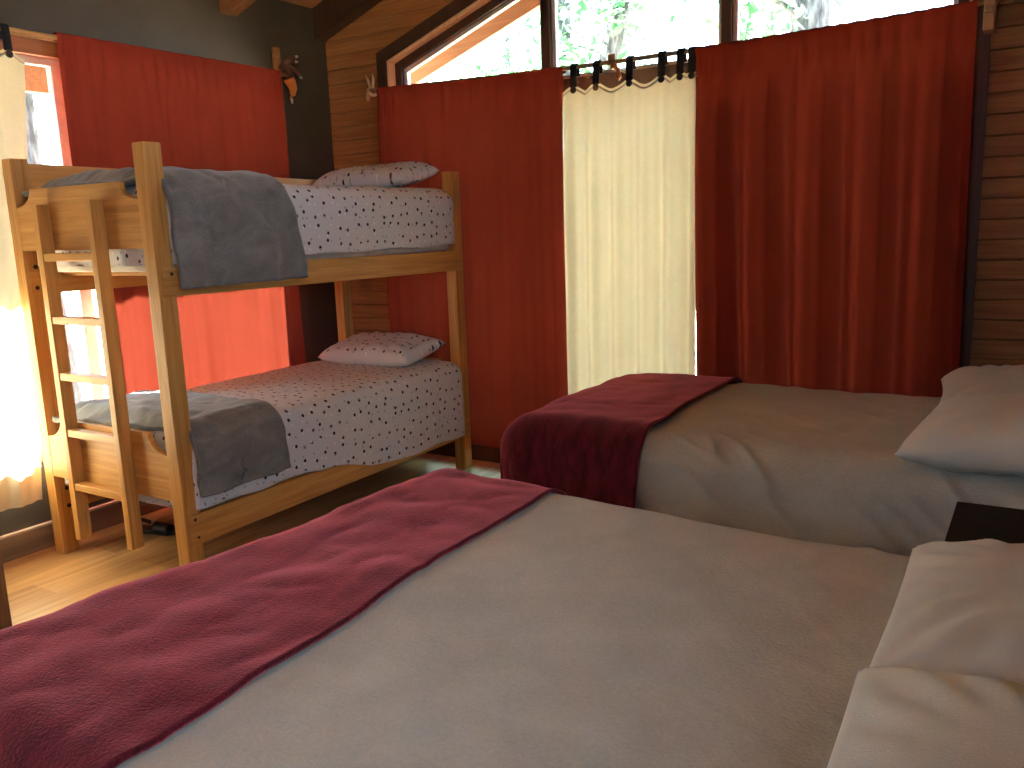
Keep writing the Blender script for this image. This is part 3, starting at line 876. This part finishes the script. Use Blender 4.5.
# ------------------------------------------------------------------ draped cloth
def draper(rect, zt, r, grow=0.0, flare=0.0, wr=0.004, wscale=5.0, foldamp=0.0, foldw=0.18, floor_z=None, seed=0.0, top_fn=None, rz=0.0, pivot=None, over=None, crease=0.0):
    """Returns map(px, py) from the flat cloth to a rounded box top with hanging sides."""
    x0, x1, y0, y1 = rect
    x0 -= grow; x1 += grow; y0 -= grow; y1 += grow
    zt = zt + grow
    r_ = r + grow
    ix0, ix1, iy0, iy1 = x0+r_, x1-r_, y0+r_, y1-r_
    arc = r_*math.pi/2
    def f(px, py, lim=None):
        cx_ = min(max(px, ix0), ix1); cy_ = min(max(py, iy0), iy1)
        dx, dy = px-cx_, py-cy_
        d = math.hypot(dx, dy)
        tz = top_fn(cx_, cy_) if top_fn else 0.0
        w = wr*(nz(px*wscale+seed, py*wscale, seed) + 0.5*nz(px*wscale*2.3, py*wscale*2.3+seed, 4.0))
        if crease:
            al, ac = px*0.80-py*0.60, px*0.60+py*0.80
            q = nz(ac*10.5+seed, al*2.0+0.3*nz(px*3, py*3, 5.0), seed+9)
            w += crease*(max(0.0, 1-abs(q)*4.0)**1.5 - 0.12)*sstep(-0.6, 0.1, nz(px*1.6, py*1.6+seed, 2.0))*(0.18+0.82*min(1.0, d/r_))
        if over:
            w = abs(w)
            ow, os_, osd = over
            w += ow*(nz(px*os_+osd, py*os_, osd) + 0.5*nz(px*os_*2.3, py*os_*2.3+osd, 4.0))
        if d < 1e-7:
            p = Vector((cx_, cy_, zt+tz+w))
        else:
            nx, ny = dx/d, dy/d
            if lim is not None: d = min(d, lim(cx_, cy_, nx, ny))
            if d < arc:
                a = d/r_
                p = Vector((cx_+nx*(r_*math.sin(a)+w*math.sin(a)), cy_+ny*(r_*math.sin(a)+w*math.sin(a)), zt+tz*(1-math.sin(a))-r_*(1-math.cos(a))+w*math.cos(a)))
            else:
                h = d-arc
                s = (cx_*ny*0 + (cx_ if abs(ny) > abs(nx) else cy_)) + math.atan2(ny, nx)*0.12
                fo = foldamp*(math.sin(s*2*math.pi/foldw+seed) + 0.5*math.sin(s*2*math.pi/foldw*1.7+seed*2+1))*sstep(0.0, 0.30, h)
                o_ = r_ + w*1.2 + fo + flare*h
                p = Vector((cx_+nx*o_, cy_+ny*o_, zt-r_-h))
                if floor_z is not None and p.z < floor_z: p.z = floor_z
        if rz and pivot is not None:
            q = p - Vector(pivot); c_, s_ = math.cos(rz), math.sin(rz)
            p = Vector((pivot[0]+c_*q.x-s_*q.y, pivot[1]+s_*q.x+c_*q.y, p.z))
        return p
    return f

def cloth(name, f, ranges, nu, nv, mat, label=None, cat=None, thick=0.006, group=None, parent=None, lim=None, edge=None, uvscale=None, origin=None):
    x0, x1, y0, y1 = ranges
    bm = bmesh.new()
    def pl(u, v):
        px, py = lerp(x0, x1, u), lerp(y0, y1, v)
        if edge: px, py = edge(u, v, px, py)
        return px, py
    def fn(u, v):
        px, py = pl(u, v)
        return f(px, py, lim)
    grid(bm, nu, nv, fn, uvfn=pl)
    if lim: bmesh.ops.dissolve_degenerate(bm, dist=0.0008, edges=bm.edges)
    o = obj(name, bm, mat, parent, smooth=True, origin=origin)
    if label: tag(o, label, cat, group)
    if thick: solidify(o, thick, -1)
    return o

# mattresses with dotted sheets
def bunk_mattress(zb, zt_, label, hem_fn, y0, y1, r, seed, top_fn):
    root = empty('mattress', (-3.39, 3.1, zb), label, 'mattress')
    obj('core', mk((-3.845, y0+.03, zb), (BX1-0.035, y1-.03, zt_-0.02), 0.04, 4), mattress_white, root)
    f = draper((-3.852, BX1+0.016, y0, y1), zt_, r, wr=0.006, wscale=4.0, foldamp=0.004, foldw=0.31, seed=seed, top_fn=top_fn)
    arc = r*math.pi/2
    def lim(cx_, cy_, nx, ny): 
        return arc + max(0.0, (zt_-r) - hem_fn(cx_, cy_, nx, ny))
    H = zt_-zb+0.25
    s = cloth('fitted_sheet', f, (-3.85-H, BX1+H, y0-H, y1+H), 150, 200, dot_cloth, thick=0.0, parent=root, lim=lim)
    return root
def hem_low(cx_, cy_, nx, ny):
    if nx > 0.3 and abs(ny) < 0.9:
        return lerp(0.335, 0.222, sstep(2.75, 3.5, cy_)) + 0.006*math.sin(cy_*17)
    return 0.335
def hem_up(cx_, cy_, nx, ny):
    return 1.338 + 0.004*math.sin(cy_*13)
bunk_mattress(0.304, 0.655, 'single mattress under a white dotted sheet on the lower bunk', hem_low, 2.145, 4.118, 0.085, 1.3, lambda x, y: 0.018*math.sin((x+3.85)/0.94*math.pi)*1.0)
bunk_mattress(1.304, 1.650, 'single mattress under a white dotted sheet on the upper bunk', hem_up, 2.145, 4.115, 0.095, 4.7, lambda x, y: 0.022*math.sin((x+3.85)/0.94*math.pi)+0.012*sstep(3.2, 2.4, y))

# gray plush blankets folded over the foot of each bunk
def gray_blanket(zt_, r, y0, y1, hang, label, seed, slant, tf, seed0):
    f = draper((-3.852, BX1+0.016, 1.80, 4.118), zt_, r, grow=0.024, wr=0.016, over=(0.006, 4.0, seed0), wscale=6.0, foldamp=0.008, foldw=0.22, seed=seed, top_fn=tf, flare=0.02)
    arc = (r+.024)*math.pi/2
    def edge(u, v, px, py):
        k = sstep(0.55, 1.0, u)
        py -= 0.043*(1-sstep(0.45, 0.62, u))*(1-v)
        if v > 0.5: py = py + slant*k*(v-0.5)*2 + 0.010*math.sin(u*13+seed)
        return px, py
    def lim(cx_, cy_, nx, ny): return 9
    xe = BX1+0.040-(r+.024)+arc+hang
    o = cloth('gray_blanket', f, (-3.80, xe, y0, y1), 130, 70, gray_plush, label, 'blanket', thick=0.022, edge=edge, lim=lim, origin=(-3.3, 2.4, zt_))
    return o
gray_blanket(1.650, 0.095, 2.170, 2.77, 0.315, 'gray plush blanket folded over the foot of the upper bunk', 2.0, 0.07, lambda x, y: 0.022*math.sin((x+3.85)/0.94*math.pi)+0.014+0.012*sstep(3.2, 2.4, y)-0.055*sstep(2.26, 2.14, y)*sstep(2.95, 3.1, -x), 4.7)
gray_blanket(0.655, 0.085, 2.172, 2.60, 0.175, 'brownish gray plush blanket folded over the foot of the lower bunk', 5.0, 0.06, lambda x, y: 0.018*math.sin((x+3.85)/0.94*math.pi)+0.014-0.045*sstep(2.25, 2.14, y)*sstep(2.95, 3.1, -x), 1.3)

# ------------------------------------------------------------------ pillows
def pillow(name, a, b, t, loc, rot, mat, label, seed, cat='pillow', group=None, pinch=0.10, corner=0.0, uvs=1.0, sag=0.0, full=2.6):
    """a, b half sizes, t half thickness. One closed cushion with drawn-out corners and soft creases."""
    bm = bmesh.new(); n = 44
    uv = bm.loops.layers.uv.verify()
    def P(i, j, s):
        u, v = -1+2*i/n, -1+2*j/n
        e = max(0.0, (1-abs(u)**full))*max(0.0, (1-abs(v)**full))
        h = t*e**0.42
        x = a*u*(1 - pinch*(1-v*v)*abs(u)**3)
        y = b*v*(1 - pinch*(1-u*u)*abs(v)**3)
        edge = 1-max(abs(u), abs(v))
        cr_ = 0.005*nz(u*1.6+seed, v*1.6, seed) + 0.0018*nz(u*5+seed, v*5, seed+3)
        rad = 0.006*math.sin(math.atan2(v, u)*18+3*nz(u+seed, v, 1.0)+seed)*sstep(0.45, 0.9, math.hypot(u, v))*sstep(0, 0.25, edge)
        z_ = s*(h + (cr_*1.6+rad)*min(1, edge*5)) - sag*(u*u*a*a+v*v*b*b)
        if corner: z_ += corner*(abs(u)*abs(v))**3
        return (x, y, z_)
    top = {}; bot = {}
    for i in range(n+1):
        for j in range(n+1):
            top[i, j] = bm.verts.new(P(i, j, 1))
            bot[i, j] = top[i, j] if i in (0, n) or j in (0, n) else bm.verts.new(P(i, j, -0.75))
    for i in range(n):
        for j in range(n):
            for d, flip in ((top, False), (bot, True)):
                q = [(i, j), (i+1, j), (i+1, j+1), (i, j+1)]
                if flip: q = q[::-1]
                f = bm.faces.new([d[k] for k in q])
                for l, k in zip(f.loops, q): l[uv].uv = ((k[0]/n*2*a + seed)*uvs, (k[1]/n*2*b + seed*0.7)*uvs)
    o = obj(name, bm, mat, None, smooth=True, local=True)
    o.location = loc; o.rotation_euler = rot
    tag(o, label, cat, group)
    return o
D = math.radians
pillow('dotted_pillow', 0.315, 0.185, 0.068, (-3.285, 3.87, 1.727), (D(9), D(0), D(3)), dot_cloth, 'white dotted pillow lying at the head of the upper bunk', 1.0, full=4.2, pinch=0.05)
pillow('dotted_pillow', 0.330, 0.195, 0.074, (-3.325, 3.87, 0.734), (D(9), D(0), D(2)), dot_cloth, 'white dotted pillow lying at the head of the lower bunk', 2.2, full=4.2, pinch=0.05)

# ------------------------------------------------------------------ double bed by the back wall
def double_bed(rect, zt_, label, rz, pivot):
    x0, x1, y0, y1 = rect
    root = empty('double_bed', (x0, y0, 0) if not rz else pivot, label, 'bed')
    def turn(bm):
        if rz:
            bmesh.ops.rotate(bm, cent=Vector(pivot), matrix=Matrix.Rotation(rz, 3, 'Z'), verts=bm.verts)
        return bm
    obj('mattress', turn(mk((x0+.02, y0+.02, 0.33), (x1-.02, y1-.02, zt_-0.012), 0.125, 6)), mattress_white, root)
    obj('base', turn(mk((x0+.03, y0+.03, 0.10), (x1-.03, y1-.03, 0.33), 0.01)), mattress_white, root)
    for lx in (x0+.08, x1-.16):
        for ly in (y0+.08, y1-.16):
            obj('leg', turn(mk((lx, ly, 0), (lx+.07, ly+.07, 0.10), 0.004)), dark_trim, root)
    obj('headboard', turn(mk((x1, y0, 0.05), (x1+.035, y1, 1.0), 0.008)), nightstand_wood, root)
    return root
R2 = (-1.85, 0.20, 2.845, 4.04); Z2 = 0.648
double_bed(R2, Z2, 'double bed with beige cover standing under the windows of the back wall', 0, (0, 0, 0))
def spread_top(x, y): return 0.010*math.sin((x+1.8)*1.7)
f2 = draper(R2, Z2, 0.11, grow=0.004, wr=0.011, crease=0.020, wscale=2.6, foldamp=0.010, foldw=0.55, seed=3.1, flare=0.03, floor_z=0.06, top_fn=spread_top)
arc2 = 0.114*math.pi/2
def lim2(cx_, cy_, nx, ny): return arc2+0.50 if ny < 0 else (arc2+0.42)
cloth('bedspread', f2, (-1.85-.52, 0.19, 2.845-.53, 4.06+.40), 230, 230, beige_fleece, 'beige fleece bedspread draped over the bed along the back wall', 'bedspread', thick=0.006, lim=lim2, origin=(-0.8, 3.4, Z2))
ft2 = draper(R2, Z2, 0.11, grow=0.026, over=(0.009, 2.6, 3.1), wr=0.011, wscale=4.2, foldamp=0.014, foldw=0.24, seed=6.3, flare=0.04, top_fn=spread_top, floor_z=0.12)
arc = 0.13*math.pi/2
def edge_t2(u, v, px, py):
    if u > 0.5: px += (0.025*math.sin(v*7+0.5) - 0.05*sstep(0.45, 0.1, v))*(u-0.5)*2
    return px, py
def lim_t2(cx_, cy_, nx, ny): return arc + (0.43 if ny < -0.3 else 0.30) + 0.015*math.sin(cx_*15)
cloth('burgundy_throw', ft2, (-1.85-.42, -1.215, 2.845-.52, 4.06+.25), 110, 170, burgundy, 'burgundy plush throw across the foot of the bed along the back wall', 'throw', thick=0.010, edge=edge_t2, lim=lim_t2, origin=(-1.5, 3.4, Z2))
pillow('beige_pillow', 0.29, 0.33, 0.115, (-0.055, 3.11, 0.722), (D(0), D(-4), D(-4)), pillow_fleece, 'beige pillow nearest the nightstand on the bed along the back wall', 7.0, pinch=0.07)
pillow('beige_pillow', 0.27, 0.32, 0.090, (-0.075, 3.76, 0.728), (D(3), D(-5), D(3)), pillow_fleece, 'beige pillow nearest the red curtain on the bed along the back wall', 9.5, pinch=0.07)

# ------------------------------------------------------------------ double bed in front
RZ1 = D(-4.6); PIV = (-1.70, 2.26, 0)
R1 = (-1.70, 0.17, 0.62, 2.26); Z1 = 0.640
double_bed(R1, Z1, 'double bed with beige cover nearest the camera', RZ1, PIV)
def top1(x, y): return 0.010*math.sin((x+1.7)*1.5+0.4)+0.006*math.sin(y*3)
f1 = draper(R1, Z1, 0.10, grow=0.004, wr=0.011, crease=0.016, wscale=2.3, foldamp=0.010, foldw=0.5, seed=1.7, flare=0.03, floor_z=0.06, top_fn=top1, rz=RZ1, pivot=PIV)
arc1 = 0.104*math.pi/2
def lim1(cx_, cy_, nx, ny): return arc1+0.48
cloth('bedspread', f1, (-1.70-.5, 0.165, 0.62-.5, 2.26+.5), 210, 230, beige_fleece, 'beige fleece bedspread draped over the nearest bed', 'bedspread', thick=0.006, lim=lim1, origin=(-0.8, 1.5, Z1))
ft1 = draper(R1, Z1, 0.10, grow=0.026, over=(0.011, 2.3, 1.7), crease=0.006, wr=0.013, wscale=3.6, foldamp=0.014, foldw=0.24, seed=8.3, flare=0.04, top_fn=top1, rz=RZ1, pivot=PIV, floor_z=0.12)
arc = 0.122*math.pi/2
def edge_t1(u, v, px, py):
    if u > 0.5: px += (0.012*math.sin(v*9) + 0.19*(1-min(1, max(0, (v-0.22)/0.58))))*(u-0.5)*2
    return px, py
def lim_t1(cx_, cy_, nx, ny): return arc + 0.36 + 0.015*math.sin((cx_+cy_)*14)
cloth('burgundy_throw', ft1, (-1.70-.42, -1.205, 0.62-.40, 2.26+.40), 110, 190, burgundy, 'burgundy plush throw across the foot of the nearest bed', 'throw', thick=0.010, edge=edge_t1, lim=lim_t1, origin=(-1.4, 1.5, Z1))
pillow('beige_pillow', 0.275, 0.365, 0.082, (0.058, 1.74, 0.703), (D(-3), D(-3), D(1.5)), pillow_fleece, 'beige pillow on the far side of the nearest bed', 3.0, pinch=0.02)
pillow('beige_pillow', 0.275, 0.335, 0.085, (0.060, 1.030, 0.716), (D(4), D(-3), D(0)), pillow_fleece, 'beige pillow closest to the camera on the nearest bed', 5.5, pinch=0.02)

# ------------------------------------------------------------------ nightstand between the beds
ns = empty('nightstand', (0.10, 2.5, 0), 'dark brown nightstand between the two double beds', 'nightstand')
NX0, NX1, NY0, NY1 = -0.165, 0.30, 2.28, 2.70
obj('top', mk((NX0-.015, NY0-.015, 0.575), (NX1, NY1+.015, 0.605), 0.004), nightstand_wood, ns)
obj('body', mk((NX0+.012, NY0, 0.08), (NX1-.002, NY1, 0.575), 0.004), nightstand_wood, ns)
for za, zb in ((0.34, 0.56), (0.10, 0.325)):
    d = obj('drawer', mk((NX0-.006, NY0+.015, za), (NX0+.012, NY1-.015, zb), 0.004), nightstand_wood, ns)
    b = bmesh.new(); c = Vector((NX0-.006, (NY0+NY1)/2, (za+zb)/2))
    tube(b, [c, c+Vector((-.012, 0, 0)), c+Vector((-.022, 0, 0)), c+Vector((-.024, 0, 0))], [0.007, 0.007, 0.014, 0.008], 14)
    obj('knob', b, bolt_metal, d, smooth=True)
for lx in (NX0+.02, NX1-.06):
    for ly in (NY0+.01, NY1-.05):
        obj('foot', mk((lx, ly, 0), (lx+.04, ly+.04, 0.08), 0.003), nightstand_wood, ns)

# ------------------------------------------------------------------ post at the left edge, sandal on the floor
pt = obj('wooden_post', mk((-3.36, 1.466, 0), (-3.26, 1.566, roof_z(-3.36)-0.001), 0.006), post_wood, None, origin=(-3.31, 1.516, 0))
tag(pt, 'brown wooden post standing on the floor beyond the foot of the nearest bed', 'post')

sd = empty('black_sandal', (-3.66, 2.50, 0), 'black sandal lying on the floor under the lower bunk by the ladder', 'sandal')
bm = bmesh.new()
prof = [(-0.115, 0.022), (-0.10, 0.034), (-0.05, 0.033), (0.0, 0.030), (0.05, 0.036), (0.09, 0.040), (0.115, 0.026)]
dirv = Vector((0.96, 0.28, 0)); sidev = Vector((-0.28, 0.96, 0)); c0 = Vector((-3.68, 2.50, 0))
top_, bot_ = [], []
left = [c0+dirv*a+sidev*w for a, w in prof]; rightp = [c0+dirv*a-sidev*w for a, w in prof[::-1]]
out_ = left+rightp
A = [bm.verts.new((p.x, p.y, 0.002)) for p in out_]; B = [bm.verts.new((p.x, p.y, 0.022)) for p in out_]
bm.faces.new(A); bm.faces.new(B[::-1])
for i in range(len(A)): bm.faces.new((A[i], B[i], B[(i+1) % len(A)], A[(i+1) % len(A)]))
obj('sole', bm, black_rubber, sd)
bm = bmesh.new()
def strap(u, v):
    a = math.pi*v
    p = c0 + dirv*lerp(0.0, 0.085, u) + sidev*(0.036*math.cos(a))
    return (p.x, p.y, 0.018+0.040*math.sin(a)*(1-0.35*u))
grid(bm, 6, 14, strap)
solidify(obj('strap', bm, black_rubber, sd, smooth=True), 0.005)
bm = bmesh.new()
def heel(u, v):
    a = math.pi*v
    p = c0 + dirv*(-0.05-0.062*math.sin(a)) + sidev*(0.034*math.cos(a))
    return (p.x, p.y, 0.028+0.02*u+0.02*math.sin(a))
grid(bm, 4, 14, heel)
solidify(obj('heel_strap', bm, black_rubber, sd, smooth=True), 0.005)

# ------------------------------------------------------------------ outside
structure('ground', mk((-45, -30, -0.7), (40, 60, -0.45)), earth)
def tree(az_dir, dist, rad, leanv, h, label, leaves, seed, crown0=2.5, spread=1.8):
    rnd = random.Random(seed)
    d = Vector((az_dir[0], az_dir[1], 0)).normalized()
    base = d*dist; base.z = -0.45
    root = empty('tree', base, label, 'tree', 'trees outside the windows')
    bm = bmesh.new(); pts, rr = [], []
    n = 22
    for i in range(n+1):
        t = i/n
        pts.append(base + Vector((leanv*t*h + 0.05*math.sin(t*6+seed), 0.06*math.sin(t*5+seed*2), t*h - (0.1 if i == 0 else 0))))
        rr.append(rad*(1.25-0.25*min(1, t*6))*(1-0.55*t))
    tube(bm, pts, rr, 16)
    lb = bmesh.new(); bb_ = bm
    nb = 11
    for k in range(nb):
        t = lerp(crown0/h, 0.98, (k+0.5)/nb)
        p = pts[min(n, int(t*n))]
        a = rnd.uniform(0, 6.28); L = spread*rnd.uniform(0.55, 1.0)*(1.05-0.5*t)
        e = p + Vector((math.cos(a)*L, math.sin(a)*L, rnd.uniform(-0.1, 0.5)*L))
        mid = (p+e)/2 + Vector((0, 0, 0.12*L))
        tube(bb_, [p, mid, e], [rad*0.16, rad*0.09, rad*0.03], 6)
        for q in range(int(leaves*2.2)//nb):
            s = rnd.uniform(0.25, 1.1)
            c = p.lerp(e, s) + Vector((rnd.gauss(0, .28), rnd.gauss(0, .28), rnd.gauss(0, .20)))
            ax = Vector((rnd.gauss(0, 1), rnd.gauss(0, 1), rnd.gauss(0, .6))).normalized()
            bx = ax.cross(Vector((rnd.gauss(0, 1), rnd.gauss(0, 1), rnd.gauss(0, 1)))).normalized()
            l_, w_ = rnd.uniform(.07, .14), rnd.uniform(.03, .06)
            lb.faces.new([lb.verts.new(c-ax*l_), lb.verts.new(c+bx*w_), lb.verts.new(c+ax*l_), lb.verts.new(c-bx*w_)])
    obj('trunk', bm, bark, root, smooth=True)
    obj('foliage', lb, leaf, root)
    return root
tree((-0.494, 0.869), 12.8, 0.18, 0.27, 10, 'gray leaning trunk outside above the cream curtain', 900, 3, 3.4)
tree((-0.226, 0.953), 11.0, 0.27, 0.0, 11, 'thick gray trunk outside above the folded red curtain', 700, 5, 4.2)
tree((-0.457, 0.862), 14.0, 0.15, 0.01, 10, 'slim trunk outside beside the dark window post left of the cream curtain', 1100, 8, 2.6)
tree((-0.300, 0.935), 13.0, 0.16, -0.01, 10, 'slim trunk outside beside the dark window post right of the cream curtain', 900, 11, 3.0)
tree((-0.425, 0.90), 19.0, 0.16, 0.02, 12, 'distant slender tree outside left of the leaning trunk', 1200, 14, 3.0, 3.0)
tree((-0.52, 0.84), 20.0, 0.14, 0.0, 9, 'distant leafy tree seen through the sloped window corner', 1300, 17, 1.0, 3.0)
tree((-0.961, 0.276), 6.65, 0.215, 0.0, 9, 'gray trunk added outside to shade the window gap, hidden behind the sunlit cream curtain', 300, 25, 5.5)  # added unseen tree, placed to keep direct sun out of the curtain gap
tree((-0.862, 0.500), 8.6, 0.15, -0.02, 10, 'gray trunk outside the window behind the bunk ladder', 700, 21, 3.6)
